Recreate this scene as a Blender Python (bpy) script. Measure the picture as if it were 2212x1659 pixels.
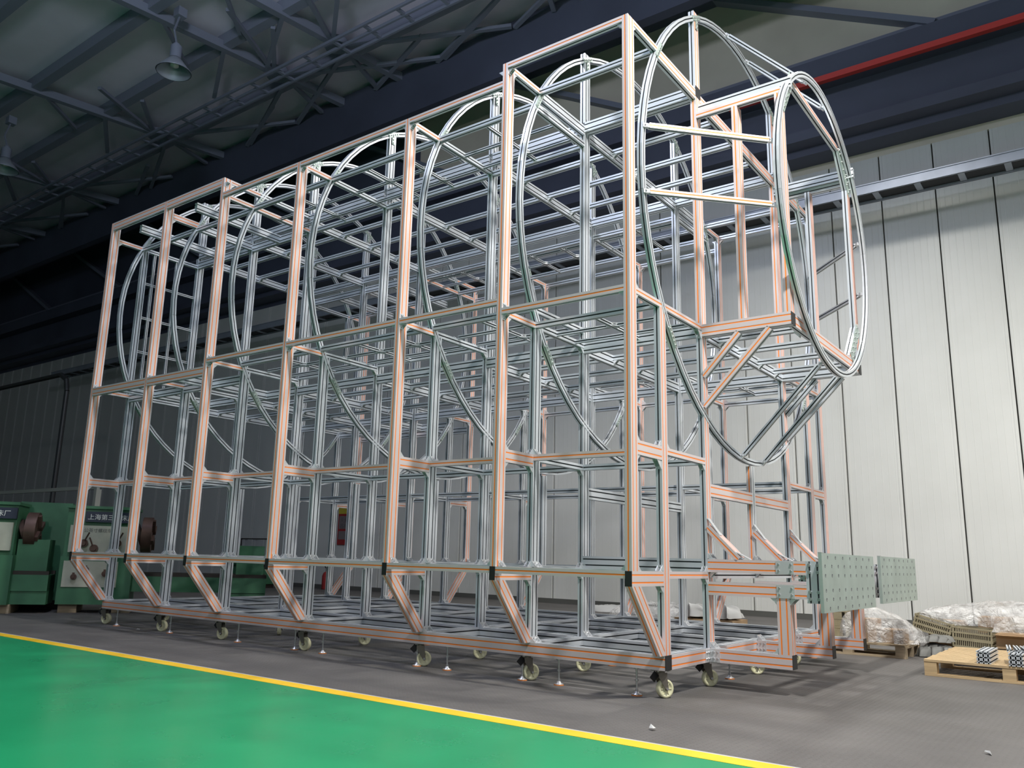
import bpy, bmesh, math, random
from mathutils import Vector, Matrix
random.seed(7)
for o in list(bpy.data.objects): bpy.data.objects.remove(o)
scn = bpy.context.scene
COL = scn.collection

# ------------------------------------------------------------------ camera
cam = bpy.data.cameras.new('camera'); camo = bpy.data.objects.new('camera', cam); COL.objects.link(camo)
F_PX, W_PX = 1787.255, 2212.0
cam.sensor_width = 36.0; cam.lens = 36.0 * F_PX / W_PX
cam.shift_x = 46.12 / W_PX; cam.shift_y = 1.2 / W_PX
cam.clip_end = 200
rx, ry, rz = 0.20676225, 0.02768517, 0.65258231
fwd = Vector((-math.sin(rz) * math.cos(rx), math.cos(rz) * math.cos(rx), math.sin(rx)))
right = Vector((math.cos(rz), math.sin(rz), 0)); up = right.cross(fwd)
r2 = right * math.cos(ry) + up * math.sin(ry); u2 = -right * math.sin(ry) + up * math.cos(ry)
m = Matrix((r2, u2, -fwd)).transposed().to_4x4()
m.translation = Vector((2.629945, -5.033621, 0.916898))
camo.matrix_world = m
scn.camera = camo

# ------------------------------------------------------------------ world, lights, exposure
wd = bpy.data.worlds.new('hall_air'); scn.world = wd; wd.use_nodes = True
wd.node_tree.nodes['Background'].inputs[0].default_value = (0.55, 0.70, 1.0, 1)
wd.node_tree.nodes['Background'].inputs[1].default_value = 0.08
scn.view_settings.view_transform = 'Standard'; scn.view_settings.look = 'None'
scn.view_settings.exposure = 0.0; scn.view_settings.gamma = 1.0
scn.view_settings.use_curve_mapping = False


def lamp(name, loc, power, size=0.4, colour=(1.0, 0.98, 0.93), aim=None, spot=None, blend=0.6):
    if spot:
        l = bpy.data.lights.new(name, 'SPOT'); l.spot_size = math.radians(spot); l.spot_blend = blend
        l.shadow_soft_size = size
    else:
        l = bpy.data.lights.new(name, 'AREA'); l.shape = 'DISK'; l.size = size
    l.energy = power; l.color = colour
    o = bpy.data.objects.new(name, l); COL.objects.link(o); o.location = loc
    if aim:
        o.rotation_euler = (Vector(aim) - Vector(loc)).to_track_quat('-Z', 'Y').to_euler()
    return o


lamp('high_bay_and_fill', (-0.2, 5.4, 9.8), 1900, 0.30, spot=140, blend=.8)
lamp('high_bay_and_fill', (3.6, -1.0, 7.8), 3300, 0.25, spot=165)
lamp('high_bay_and_fill', (8.5, 6.0, 9.8), 2900, 0.5, spot=150)
lamp('high_bay_and_fill', (-8.5, 6.0, 8.0), 420, 0.4, spot=105, blend=.9)  # added fill, no lamp burns there; lifts the left wall and floor


def bulb(loc, power, size, colour):  # unseen point light added as fill
    pl = bpy.data.lights.new('fill_point', 'POINT'); pl.energy = power; pl.shadow_soft_size = size; pl.color = colour
    po = bpy.data.objects.new('fill_point', pl); COL.objects.link(po); po.location = loc


bulb((3.0, -9.5, 5.3), 750, .30, (.95, .95, 1))  # added low fill: lights the upper wall, throws frame shadows on the wall
bulb((-4.5, -2.0, 9.6), 950, .5, (.74, .80, 1))  # added bluish fill to brighten the roof

# ------------------------------------------------------------------ materials


def mat(name, col, rough=0.5, metal=0.0, bump=0.0, bscale=60, vary=0.0, vscale=3, spec=None, alpha=None, coat=0,
        rough_vary=0.0, stretch=None):
    M = bpy.data.materials.new(name); M.use_nodes = True
    nt = M.node_tree; b = nt.nodes['Principled BSDF']
    b.inputs['Base Color'].default_value = (*col, 1); b.inputs['Roughness'].default_value = rough
    b.inputs['Metallic'].default_value = metal
    if spec is not None: b.inputs['Specular IOR Level'].default_value = spec
    if alpha is not None: b.inputs['Alpha'].default_value = alpha
    if coat: b.inputs['Coat Weight'].default_value = coat; b.inputs['Coat Roughness'].default_value = 0.15
    tc = nt.nodes.new('ShaderNodeTexCoord')
    src = tc.outputs['Object']
    if stretch:
        mp = nt.nodes.new('ShaderNodeMapping'); mp.inputs['Scale'].default_value = stretch
        nt.links.new(src, mp.inputs[0]); src = mp.outputs[0]
    if vary or rough_vary:
        n = nt.nodes.new('ShaderNodeTexNoise'); n.inputs['Scale'].default_value = vscale
        n.inputs['Detail'].default_value = 6
        nt.links.new(src, n.inputs['Vector'])
        if vary:
            mr = nt.nodes.new('ShaderNodeMapRange'); mr.inputs[1].default_value = 0.3; mr.inputs[2].default_value = 0.7
            mr.inputs[3].default_value = 1 - vary; mr.inputs[4].default_value = 1 + vary
            nt.links.new(n.outputs['Fac'], mr.inputs[0])
            mx = nt.nodes.new('ShaderNodeVectorMath'); mx.operation = 'SCALE'
            mx.inputs[0].default_value = col; nt.links.new(mr.outputs[0], mx.inputs['Scale'])
            nt.links.new(mx.outputs[0], b.inputs['Base Color'])
        if rough_vary:
            mr = nt.nodes.new('ShaderNodeMapRange'); mr.inputs[1].default_value = 0.3; mr.inputs[2].default_value = 0.7
            mr.inputs[3].default_value = rough - rough_vary; mr.inputs[4].default_value = rough + rough_vary
            nt.links.new(n.outputs['Fac'], mr.inputs[0]); nt.links.new(mr.outputs[0], b.inputs['Roughness'])
    if bump:
        n = nt.nodes.new('ShaderNodeTexNoise'); n.inputs['Scale'].default_value = bscale
        nt.links.new(src, n.inputs['Vector'])
        bp = nt.nodes.new('ShaderNodeBump'); bp.inputs['Strength'].default_value = bump
        bp.inputs['Distance'].default_value = 0.01
        nt.links.new(n.outputs['Fac'], bp.inputs['Height']); nt.links.new(bp.outputs[0], b.inputs['Normal'])
    return M


ALU = mat('anodised_aluminium', (0.68, 0.71, 0.75), 0.33, 0.50, vary=0.04, vscale=2)
ALUP = mat('rose_filmed_aluminium', (0.70, 0.61, 0.61), 0.40, 0.35, vary=0.03, vscale=2)
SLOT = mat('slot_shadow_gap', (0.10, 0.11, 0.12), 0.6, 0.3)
ORANGE = mat('orange_cover_strip', (0.86, 0.23, 0.025), 0.45)
CAST = mat('die_cast_bracket', (0.72, 0.73, 0.75), 0.33, 0.6)
ZINC = mat('zinc_plated_steel', (0.42, 0.50, 0.46), 0.42, 0.55, vary=0.10, vscale=5)
STEEL = mat('bright_steel', (0.55, 0.55, 0.56), 0.34, 0.85)
DSTEEL = mat('dull_steel', (0.22, 0.20, 0.17), 0.45, 0.7)
BLACK = mat('black_plastic_cap', (0.012, 0.012, 0.013), 0.55)
NYLON = mat('cream_nylon', (0.66, 0.64, 0.42), 0.4, vary=0.06, vscale=20)
PADO = mat('orange_rubber_pad', (0.80, 0.25, 0.05), 0.6)
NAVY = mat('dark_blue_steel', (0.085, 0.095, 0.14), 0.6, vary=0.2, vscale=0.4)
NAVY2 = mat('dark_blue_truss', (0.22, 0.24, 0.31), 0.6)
ROOFM = mat('grey_roof_sheet', (0.78, 0.74, 0.86), 0.8, vary=0.08, vscale=0.5)
REDP = mat('red_conductor', (0.62, 0.06, 0.05), 0.5)
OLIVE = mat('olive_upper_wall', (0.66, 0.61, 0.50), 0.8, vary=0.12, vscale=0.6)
GALV = mat('galvanised_tray', (0.36, 0.39, 0.45), 0.5, 0.4, vary=0.1, vscale=3)
WOOD = mat('pale_pallet_wood', (0.50, 0.36, 0.20), 0.75, vary=0.22, vscale=3, stretch=(1, 12, 12), bump=0.2)
WOOD2 = mat('grey_pallet_wood', (0.42, 0.33, 0.22), 0.8, vary=0.22, vscale=3, stretch=(1, 12, 12), bump=0.2)
CRATE = mat('olive_crate_plastic', (0.33, 0.29, 0.19), 0.55, vary=0.15, vscale=8)
CARD = mat('brown_cardboard', (0.42, 0.28, 0.16), 0.85, vary=0.1, vscale=4)
MGREEN = mat('machine_green', (0.045, 0.15, 0.075), 0.45, vary=0.15, vscale=4)
MCREAM = mat('machine_cream_panel', (0.42, 0.42, 0.34), 0.5, vary=0.1, vscale=6)
MDARK = mat('machine_dark_iron', (0.05, 0.04, 0.035), 0.45, 0.5)
MBROWN = mat('rusty_chuck_iron', (0.12, 0.07, 0.055), 0.5, 0.5, vary=0.2, vscale=8)
PLATE = mat('dark_blue_name_plate', (0.02, 0.025, 0.05), 0.5)
WHITE = mat('white_lettering', (0.75, 0.75, 0.72), 0.6)
GREYT = mat('grey_lettering', (0.12, 0.12, 0.12), 0.6)
YEL = mat('sign_yellow', (0.55, 0.45, 0.05), 0.6)
REDS = mat('sign_red', (0.35, 0.03, 0.03), 0.6)
SHEET = mat('white_plastic_sheet', (0.50, 0.50, 0.49), 0.5)
CLOTH = mat('grey_sack_cloth', (0.16, 0.16, 0.15), 0.6, vary=0.2, vscale=8)


def film_material():
    M = bpy.data.materials.new('clear_plastic_film'); M.use_nodes = True
    nt = M.node_tree; b = nt.nodes['Principled BSDF']
    b.inputs['Base Color'].default_value = (0.80, 0.79, 0.78, 1); b.inputs['Roughness'].default_value = 0.22
    tc = nt.nodes.new('ShaderNodeTexCoord')
    n = nt.nodes.new('ShaderNodeTexNoise'); n.inputs['Scale'].default_value = 9; n.inputs['Detail'].default_value = 8
    nt.links.new(tc.outputs['Object'], n.inputs['Vector'])
    mr = nt.nodes.new('ShaderNodeMapRange'); mr.inputs[1].default_value = 0.35; mr.inputs[2].default_value = 0.7
    mr.inputs[3].default_value = 0.18; mr.inputs[4].default_value = 0.70
    nt.links.new(n.outputs['Fac'], mr.inputs[0]); nt.links.new(mr.outputs[0], b.inputs['Alpha'])
    n2 = nt.nodes.new('ShaderNodeTexNoise'); n2.inputs['Scale'].default_value = 14; n2.inputs['Detail'].default_value = 5
    n2.inputs['Distortion'].default_value = 1.5
    nt.links.new(tc.outputs['Object'], n2.inputs['Vector'])
    bp = nt.nodes.new('ShaderNodeBump'); bp.inputs['Strength'].default_value = 1.0; bp.inputs['Distance'].default_value = 0.05
    nt.links.new(n2.outputs['Fac'], bp.inputs['Height']); nt.links.new(bp.outputs[0], b.inputs['Normal'])
    return M


FILM = film_material()


def floor_grey_material():
    M = bpy.data.materials.new('chequered_grey_floor'); M.use_nodes = True
    nt = M.node_tree; b = nt.nodes['Principled BSDF']
    b.inputs['Roughness'].default_value = 0.62; b.inputs['Specular IOR Level'].default_value = 0.35
    tc = nt.nodes.new('ShaderNodeTexCoord')
    n = nt.nodes.new('ShaderNodeTexNoise'); n.inputs['Scale'].default_value = 1.3; n.inputs['Detail'].default_value = 8
    nt.links.new(tc.outputs['Object'], n.inputs['Vector'])
    cr = nt.nodes.new('ShaderNodeValToRGB')
    cr.color_ramp.elements[0].position = 0.3; cr.color_ramp.elements[0].color = (0.088, 0.082, 0.078, 1)
    cr.color_ramp.elements[1].position = 0.7; cr.color_ramp.elements[1].color = (0.122, 0.114, 0.108, 1)
    nt.links.new(n.outputs['Fac'], cr.inputs[0]); nt.links.new(cr.outputs[0], b.inputs['Base Color'])
    # small raised dots of the rubber sheet
    vo = nt.nodes.new('ShaderNodeTexVoronoi'); vo.inputs['Scale'].default_value = 28; vo.inputs['Randomness'].default_value = 0
    nt.links.new(tc.outputs['Object'], vo.inputs['Vector'])
    mr = nt.nodes.new('ShaderNodeMapRange'); mr.inputs[1].default_value = 0.2; mr.inputs[2].default_value = 0.4
    mr.inputs[3].default_value = 1; mr.inputs[4].default_value = 0
    nt.links.new(vo.outputs['Distance'], mr.inputs[0])
    bp = nt.nodes.new('ShaderNodeBump'); bp.inputs['Strength'].default_value = 0.5; bp.inputs['Distance'].default_value = 0.004
    nt.links.new(mr.outputs[0], bp.inputs['Height']); nt.links.new(bp.outputs[0], b.inputs['Normal'])
    return M


FLOORG = floor_grey_material()
GREEN = mat('green_epoxy_floor', (0.010, 0.270, 0.105), 0.30, vary=0.05, vscale=1.5, rough_vary=0.05, bump=0.03, bscale=12)
YLINE = mat('yellow_floor_line', (0.85, 0.52, 0.02), 0.4, vary=0.06, vscale=6)
KERB = mat('pale_floor_edge', (0.42, 0.42, 0.40), 0.6)


def wall_material():
    M = bpy.data.materials.new('cream_sandwich_panel'); M.use_nodes = True
    nt = M.node_tree; b = nt.nodes['Principled BSDF']
    b.inputs['Roughness'].default_value = 0.38
    tc = nt.nodes.new('ShaderNodeTexCoord')
    n = nt.nodes.new('ShaderNodeTexNoise'); n.inputs['Scale'].default_value = 0.8; n.inputs['Detail'].default_value = 7
    nt.links.new(tc.outputs['Object'], n.inputs['Vector'])
    cr = nt.nodes.new('ShaderNodeValToRGB')
    cr.color_ramp.elements[0].position = 0.3; cr.color_ramp.elements[0].color = (0.64, 0.64, 0.60, 1)
    cr.color_ramp.elements[1].position = 0.7; cr.color_ramp.elements[1].color = (0.71, 0.71, 0.67, 1)
    nt.links.new(n.outputs['Fac'], cr.inputs[0]); nt.links.new(cr.outputs[0], b.inputs['Base Color'])
    # shallow pressed flutes of the sheet
    sx = nt.nodes.new('ShaderNodeSeparateXYZ'); nt.links.new(tc.outputs['Object'], sx.inputs[0])
    mu = nt.nodes.new('ShaderNodeMath'); mu.operation = 'MULTIPLY'; mu.inputs[1].default_value = 2 * math.pi / 0.11
    nt.links.new(sx.outputs[0], mu.inputs[0])
    sn = nt.nodes.new('ShaderNodeMath'); sn.operation = 'SINE'; nt.links.new(mu.outputs[0], sn.inputs[0])
    pw = nt.nodes.new('ShaderNodeMapRange'); pw.inputs[1].default_value = 0.93; pw.inputs[2].default_value = 1.0
    nt.links.new(sn.outputs[0], pw.inputs[0])
    bp = nt.nodes.new('ShaderNodeBump'); bp.inputs['Strength'].default_value = 0.35; bp.inputs['Distance'].default_value = 0.004
    nt.links.new(pw.outputs[0], bp.inputs['Height']); nt.links.new(bp.outputs[0], b.inputs['Normal'])
    return M


WALLM = wall_material()

# ------------------------------------------------------------------ mesh helpers


def mesh_obj(name, verts, faces, mats, fm=None, parent=None, loc=(0, 0, 0), smooth=False):
    me = bpy.data.meshes.new(name); me.from_pydata([tuple(v) for v in verts], [], faces)
    for mm in mats: me.materials.append(mm)
    if fm: me.polygons.foreach_set('material_index', fm)
    if smooth: me.polygons.foreach_set('use_smooth', [True] * len(me.polygons))
    me.update()
    o = bpy.data.objects.new(name, me); COL.objects.link(o); o.location = loc
    if parent: o.parent = parent
    return o


def inst(name, me, parent=None, loc=(0, 0, 0), mtx=None):
    o = bpy.data.objects.new(name, me); COL.objects.link(o)
    if mtx is not None: o.matrix_world = mtx
    else: o.location = loc
    if parent: o.parent = parent
    return o


class MB:
    """collects simple solids into one mesh"""
    def __init__(s): s.v = []; s.f = []; s.m = []; s.sm = []
    def add(s, vs, fs, mi=0, smooth=False):
        n = len(s.v); s.v += [Vector(v) for v in vs]
        for f in fs: s.f.append([i + n for i in f]); s.m.append(mi); s.sm.append(smooth)
    def box(s, a, b, mi=0, M=None):
        x0, y0, z0 = a; x1, y1, z1 = b
        vs = [Vector(q) for q in ((x0, y0, z0), (x1, y0, z0), (x1, y1, z0), (x0, y1, z0), (x0, y0, z1), (x1, y0, z1), (x1, y1, z1), (x0, y1, z1))]
        if M is not None: vs = [M @ q for q in vs]
        s.add(vs, [(0, 3, 2, 1), (4, 5, 6, 7), (0, 1, 5, 4), (1, 2, 6, 5), (2, 3, 7, 6), (3, 0, 4, 7)], mi)
    def bar(s, p, q, w, h=None, mi=0, up=(0, 0, 1)):
        h = h or w; p = Vector(p); q = Vector(q); d = (q - p); L = d.length; d.normalize()
        up = Vector(up)
        if abs(d.dot(up)) > 0.98: up = Vector((1, 0, 0))
        a = d.cross(up).normalized(); c = a.cross(d)
        M = Matrix((a, c, d)).transposed().to_4x4(); M.translation = p
        s.box((-w / 2, -h / 2, 0), (w / 2, h / 2, L), mi, M)
    def cyl(s, p, q, r, n=12, mi=0, r2=None, caps=True):
        r2 = r if r2 is None else r2
        p = Vector(p); q = Vector(q); d = (q - p).normalized()
        a = d.orthogonal().normalized(); c = d.cross(a)
        vs = []
        for k in range(n):
            t = 2 * math.pi * k / n; e = a * math.cos(t) + c * math.sin(t)
            vs += [p + e * r, q + e * r2]
        fs = [(2 * k, 2 * ((k + 1) % n), 2 * ((k + 1) % n) + 1, 2 * k + 1) for k in range(n)]
        s.add(vs, fs, mi, True)
        if caps:
            s.add([vs[2 * k] for k in range(n)][::-1], [tuple(range(n))], mi)
            s.add([vs[2 * k + 1] for k in range(n)], [tuple(range(n))], mi)
    def lathe(s, c, prof, axis='Z', n=24, mi=0):
        c = Vector(c); vs = []
        for k in range(n):
            t = 2 * math.pi * k / n
            for r, h in prof:
                x, y = r * math.cos(t), r * math.sin(t)
                vs.append(c + (Vector((x, y, h)) if axis == 'Z' else Vector((x, h, y)) if axis == 'Y' else Vector((h, x, y))))
        L = len(prof); fs = []
        for k in range(n):
            for j in range(L - 1):
                a = k * L + j; b = ((k + 1) % n) * L + j
                fs.append((a, b, b + 1, a + 1) if axis != 'Y' else (a, a + 1, b + 1, b))
        s.add(vs, fs, mi, True)
    def tube(s, pts, r, n=8, mi=0):
        pts = [Vector(p) for p in pts]
        for a, b in zip(pts, pts[1:]): s.cyl(a, b, r, n, mi)
    def mesh(s, name, mats):
        me = bpy.data.meshes.new(name); me.from_pydata([tuple(v) for v in s.v], [], s.f)
        for mm in mats: me.materials.append(mm)
        me.polygons.foreach_set('material_index', s.m); me.polygons.foreach_set('use_smooth', s.sm)
        me.update(); return me
    def build(s, name, mats, parent=None, loc=(0, 0, 0)):
        if not isinstance(mats, (list, tuple)): mats = [mats]
        return inst(name, s.mesh(name, mats), parent, loc)


def empty(name, loc=(0, 0, 0), label=None, cat=None, group=None, rotz=0):
    o = bpy.data.objects.new(name, None); COL.objects.link(o); o.location = loc; o.rotation_euler = (0, 0, rotz)
    o.empty_display_size = 0.1
    if label: o['label'] = label
    if cat: o['category'] = cat
    if group: o['group'] = group
    return o


def tag(o, label, cat, group=None):
    o['label'] = label; o['category'] = cat
    if group: o['group'] = group
    return o


def text_mesh(body, size, material, parent, mtx, name='lettering', extrude=0.001):
    c = bpy.data.curves.new(name, 'FONT'); c.body = body; c.size = size; c.extrude = extrude
    c.align_x = 'LEFT'; c.resolution_u = 3
    t = bpy.data.objects.new(name, c); COL.objects.link(t)
    dg = bpy.context.evaluated_depsgraph_get()
    me = bpy.data.meshes.new_from_object(t.evaluated_get(dg))
    bpy.data.objects.remove(t)
    me.materials.clear(); me.materials.append(material)
    o = bpy.data.objects.new(name, me); COL.objects.link(o)
    o.parent = parent; o.matrix_local = mtx
    return o


# ================================================================== STRUCTURE (the hall)
YW = 10.6                                   # back wall plane
# floor: grey rubbered part and green painted part, level with each other
def floor_piece(name, x0, x1, y0, y1, material, z=0.0, parent=None):
    o = mesh_obj(name, [(x0, y0, z), (x1, y0, z), (x1, y1, z), (x0, y1, z), (x0, y0, z - .1), (x1, y0, z - .1), (x1, y1, z - .1), (x0, y1, z - .1)],
                 [(0, 1, 2, 3), (4, 7, 6, 5), (0, 4, 5, 1), (1, 5, 6, 2), (2, 6, 7, 3), (3, 7, 4, 0)], [material], parent=parent)
    return o

fl = floor_piece('floor', -45, 14, -0.85, YW + 0.2, FLOORG); fl['kind'] = 'structure'
gf = floor_piece('floor', -45, 14, -22, -1.0, GREEN); gf['kind'] = 'structure'
yl = floor_piece('trim_1', -45, 14, -1.0, -0.87, YLINE, 0.0015); yl['kind'] = 'structure'
ke = floor_piece('trim_2', -45, 14, -0.87, -0.85, KERB, 0.0015); ke['kind'] = 'structure'

# back wall of upright sandwich panels
wall = empty('wall_back', (0, YW, 0)); wall['kind'] = 'structure'
backing = MB(); backing.box((-45, 0.06, 0), (14, 0.3, 8.5)); backing.build('wall_frame', mat('panel_joint_dark', (0.05, 0.05, 0.045), 0.8), wall)
PW = 0.889; X0 = -0.348
pme = MB()
pme.box((0.012, 0, 0), (PW - 0.012, 0.07, 8.46))
pme.box((0.03, -0.006, 0.0), (0.055, 0, 8.46)); pme.box((PW - 0.055, -0.006, 0.0), (PW - 0.03, 0, 8.46))
pmesh = pme.mesh('wall_panel', [WALLM])
k = math.floor((-44 - X0) / PW)
while X0 + k * PW < 13:
    inst('wall_panel', pmesh, wall, (X0 + k * PW, 0.0, 0)); k += 1
bb = MB(); bb.box((-45, -0.03, 0.0), (14, 0.0, 0.10)); o = bb.build('baseboard_back', mat('dirty_base_strip', (0.10, 0.10, 0.09), 0.8), None, (0, YW, 0)); o['kind'] = 'structure'
# upper wall above the panels: crane girder, red conductor, olive strip
ug = MB()
ug.box((-45, 9.75, 8.75), (14, 10.1, 8.95)); ug.box((-45, 10.1, 8.60), (14, 10.6, 9.9)); ug.box((-45, 9.7, 9.85), (14, 10.6, 10.28))
o = ug.build('trim_3', NAVY); o['kind'] = 'structure'; 
uw = MB(); uw.box((-12, 10.6, 8.46), (14, 10.9, 13.25)); uw.box((-45, 10.6, 8.46), (-12, 10.9, 13.25), 1); o = uw.build('wall_upper', [OLIVE, NAVY]); o['kind'] = 'structure'  # left part coloured dark navy to stand for the unlit end
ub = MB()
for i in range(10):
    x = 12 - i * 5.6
    ub.bar((x, 10.52, 10.7), (x - 4.4, 10.52, 13.1), 0.34, 0.12)  # dark slanted bars shaped to stand for shadows on the upper wall
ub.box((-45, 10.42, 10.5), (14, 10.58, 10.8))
o = ub.build('trim_shadow_bars', NAVY2); o['kind'] = 'structure'
# end wall and side wall
ew = MB(); ew.box((-45.3, -22, 0), (-45, 11, 13.5)); o = ew.build('wall_left', OLIVE); o['kind'] = 'structure'
# roof: sheets rising gently towards the back wall
def rz_(y): return 12.0 + .1 * y
rf = MB(); rf.bar((-15.5, -22, rz_(-22) + .32), (-15.5, 11, rz_(11) + .32), 59, .1)
o = rf.build('ceiling', ROOFM); o['kind'] = 'structure'
gu = MB(); gu.box((-45, 8.55, 11.70), (14, 8.80, 13.0)); gu.box((-45, 8.8, 12.9), (14, 10.9, 13.3))
o = gu.build('trim_5', NAVY); o['kind'] = 'structure'
roof = empty('roof_frame', (0, 0, 0)); roof['kind'] = 'structure'
pu = MB(); pu.box((-29.5, -.11, -.05), (29.5, .11, .25)); pum = pu.mesh('purlin', [NAVY2])
for y in (-10.4, -8.5, -6.6, -4.7, -2.8, -.9, 1.03, 3.0, 4.87, 7.02):
    inst('purlin', pum, roof, (-15.5, y, rz_(y)))
tr = MB(); tr.bar((0, -22, rz_(-22) - .02), (0, 8.6, rz_(8.6) - .02), .17, .20); trm = tr.mesh('truss', [NAVY2])
XT = (-37.5, -35.4, -29.9, -24.5, -18.4, -13.05, -10.93, -5.5, -3.4, 2.1, 4.2)
for x in XT: inst('truss', trm, roof, (x, 0, 0))
br = MB()
def rb(p, q, t=.10): br.bar((p[0], p[1], rz_(p[1]) - .08), (q[0], q[1], rz_(q[1]) - .08), t, .08)
for x in XT:
    rb((x, 6.3), (x + 1.42, 3.95)); rb((x, 6.3), (x + 1.6, 5.0)); rb((x, 6.7), (x - 3.9, 8.5)); rb((x, 6.54), (x + 3.6, 8.41)); rb((x + 1.3, 8.5), (x + 3.9, 7.4))
    rb((x, 6.7), (x - .75, 8.5)); rb((x, 4.85), (x - 2.2, 6.1)); rb((x, 3.3), (x - 1.3, 4.7), .08)
    br.cyl((x, 6.4, rz_(6.4) - .15), (x, 6.4, rz_(6.4) + .02), .28, 10)
br.build('roof_brace', NAVY2, roof)
tw = MB()                                   # ladder-like catwalk hung under the purlins
for y in (6.05, 6.32, 6.62): tw.box((-29.5, y - .025, -.02), (29.5, y + .025, .05))
for i in range(60): tw.box((-29.2 + i, 6.05, -.01), (-29.12 + i, 6.62, .04))
tw.build('catwalk', NAVY2, roof, (-15.5, 0, 12.35))

# ------------------------------------------------------------------ red conductor rail, cable tray
rc = MB(); rc.box((-2.8, 9.55, 9.72), (14, 9.66, 9.83)); tag(rc.build('conductor_rail', REDP), 'long red conductor rail running along the dark crane girder above the wall', 'rail')

tray = empty('cable_tray', (0, 9.80, 7.42), 'long galvanised ladder cable tray fixed along the cream panel wall', 'cable tray')
t = MB()
t.box((-30, -.22, -.09), (13, -.205, .09)); t.box((-30, -.235, .07), (13, -.19, .09)); t.box((-30, -.235, -.09), (13, -.19, -.075))
t.build('side_rail', GALV, tray)
t = MB(); t.box((-30, .205, -.09), (13, .22, .09)); t.box((-30, .19, -.09), (13, .235, -.075)); t.build('side_rail', GALV, tray)
t = MB(); t.box((-.05, -.205, -.07), (.05, .205, -.05)); rm = t.mesh('rung', [GALV])
for i in range(64): inst('rung', rm, tray, (-29.3 + i * .66, 0, 0))
t = MB(); t.box((-30, -.19, -.05), (13, .19, -.01)); t.build('cable_bundle', mat('black_cables', (0.015, 0.015, 0.018), 0.6), tray)

# ================================================================== ALUMINIUM FRAME
FR = empty('aluminium_frame', (0, 0, 0),
           'huge silver aluminium profile frame with orange stripes and round hoops on casters', 'frame')
w = 0.05
XR = [-7.439, -6.217, -5.075, -3.757, -2.239, -1.128, 0.0]       # +X faces of the seven cross frames
YC = 2.325
LV = dict(z0=.188, z1=.858, z2=1.746, z3=2.857, z3B=2.945)
_cache = {}


def loop2d(A, B, flags):
    """section polygon centred on 0, size A (u) x B (v); flags: dict side -> 'o' open slot or 's' striped.
    returns points and material per edge"""
    pts = []; em = []
    def side(p0, p1, n_in, D, fl):
        n = max(1, round(D / .05)); d = (p1 - p0).normalized(); flat = 3 if fl == 's' else 0
        pts.append(p0); em.append(flat)
        for i in range(n):
            c = p0 + d * (D * (i + .5) / n)
            g = .0052 if fl == 's' else .0055
            dep = .0012 if fl == 's' else .013
            a, b = c - d * g, c + d * g
            pts.extend([a, a + n_in * dep, b + n_in * dep, b])
            em.extend([2 if fl == 's' else 1, 2 if fl == 's' else 1, 2 if fl == 's' else 1, flat])
    a, b = A / 2, B / 2
    V = lambda x, y: Vector((x, y))
    side(V(-a, -b), V(a, -b), V(0, 1), A, flags.get('-v', 'o'))
    side(V(a, -b), V(a, b), V(-1, 0), B, flags.get('+u', 'o'))
    side(V(a, b), V(-a, b), V(0, -1), A, flags.get('+v', 'o'))
    side(V(-a, b), V(-a, -b), V(1, 0), B, flags.get('-u', 'o'))
    return pts, em


def profile_mesh(axis, L, A, B, flags):
    key = (axis, round(L, 4), round(A, 4), round(B, 4), tuple(sorted(flags.items())))
    if key in _cache: return _cache[key]
    pts, em = loop2d(A, B, flags); n = len(pts); vs = []; h = L / 2
    for s in (-h, h):
        for p in pts:
            vs.append((s, p.x, p.y) if axis == 'X' else (p.x, s, p.y) if axis == 'Y' else (p.x, p.y, s))
    fs = []; fm = []
    flip = axis == 'Y'
    for i in range(n):
        j = (i + 1) % n; q = (i, j, j + n, i + n)
        fs.append(q[::-1] if flip else q); fm.append(em[i])
    c0 = tuple(range(n)); c1 = tuple(range(n, 2 * n))
    fs.append(c0 if flip else c0[::-1]); fs.append(c1[::-1] if flip else c1); fm += [0, 0]
    me = bpy.data.meshes.new('profile'); me.from_pydata(vs, [], fs)
    for mm in (ALU, SLOT, ORANGE, ALUP): me.materials.append(mm)
    me.polygons.foreach_set('material_index', fm); me.update()
    _cache[key] = me; return me


UV = {'X': ('Y', 'Z'), 'Y': ('X', 'Z'), 'Z': ('X', 'Y')}
GRADE = []


def P(name, x0, x1, y0, y1, z0, z1, axis, stripes=''):
    """straight profile filling the box; stripes like '-Y +X'"""
    d = {'X': (x0, x1), 'Y': (y0, y1), 'Z': (z0, z1)}
    u, v = UV[axis]; fl = {}
    for s in stripes.split():
        if s[1] == u: fl[s[0] + 'u'] = 's'
        elif s[1] == v: fl[s[0] + 'v'] = 's'
    L = d[axis][1] - d[axis][0]
    if L < 0.01: return None
    me = profile_mesh(axis, L, d[u][1] - d[u][0], d[v][1] - d[v][0], fl)
    return inst(name, me, FR, ((x0 + x1) / 2, (y0 + y1) / 2, (z0 + z1) / 2))


def PD(name, p, q, A, B, uvec, stripes=''):
    """sloping profile from p to q; section A along uvec, B along the other; stripes on +u -u +v -v"""
    p = Vector(p); q = Vector(q); d = (q - p); L = d.length; d.normalize()
    u = Vector(uvec); u = (u - d * u.dot(d)).normalized(); v = d.cross(u)
    fl = {s: 's' for s in stripes.split()}
    me = profile_mesh('Z', L, A, B, fl)
    M = Matrix((u, v, d)).transposed().to_4x4(); M.translation = (p + q) / 2
    return inst(name, me, FR, mtx=M)


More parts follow.
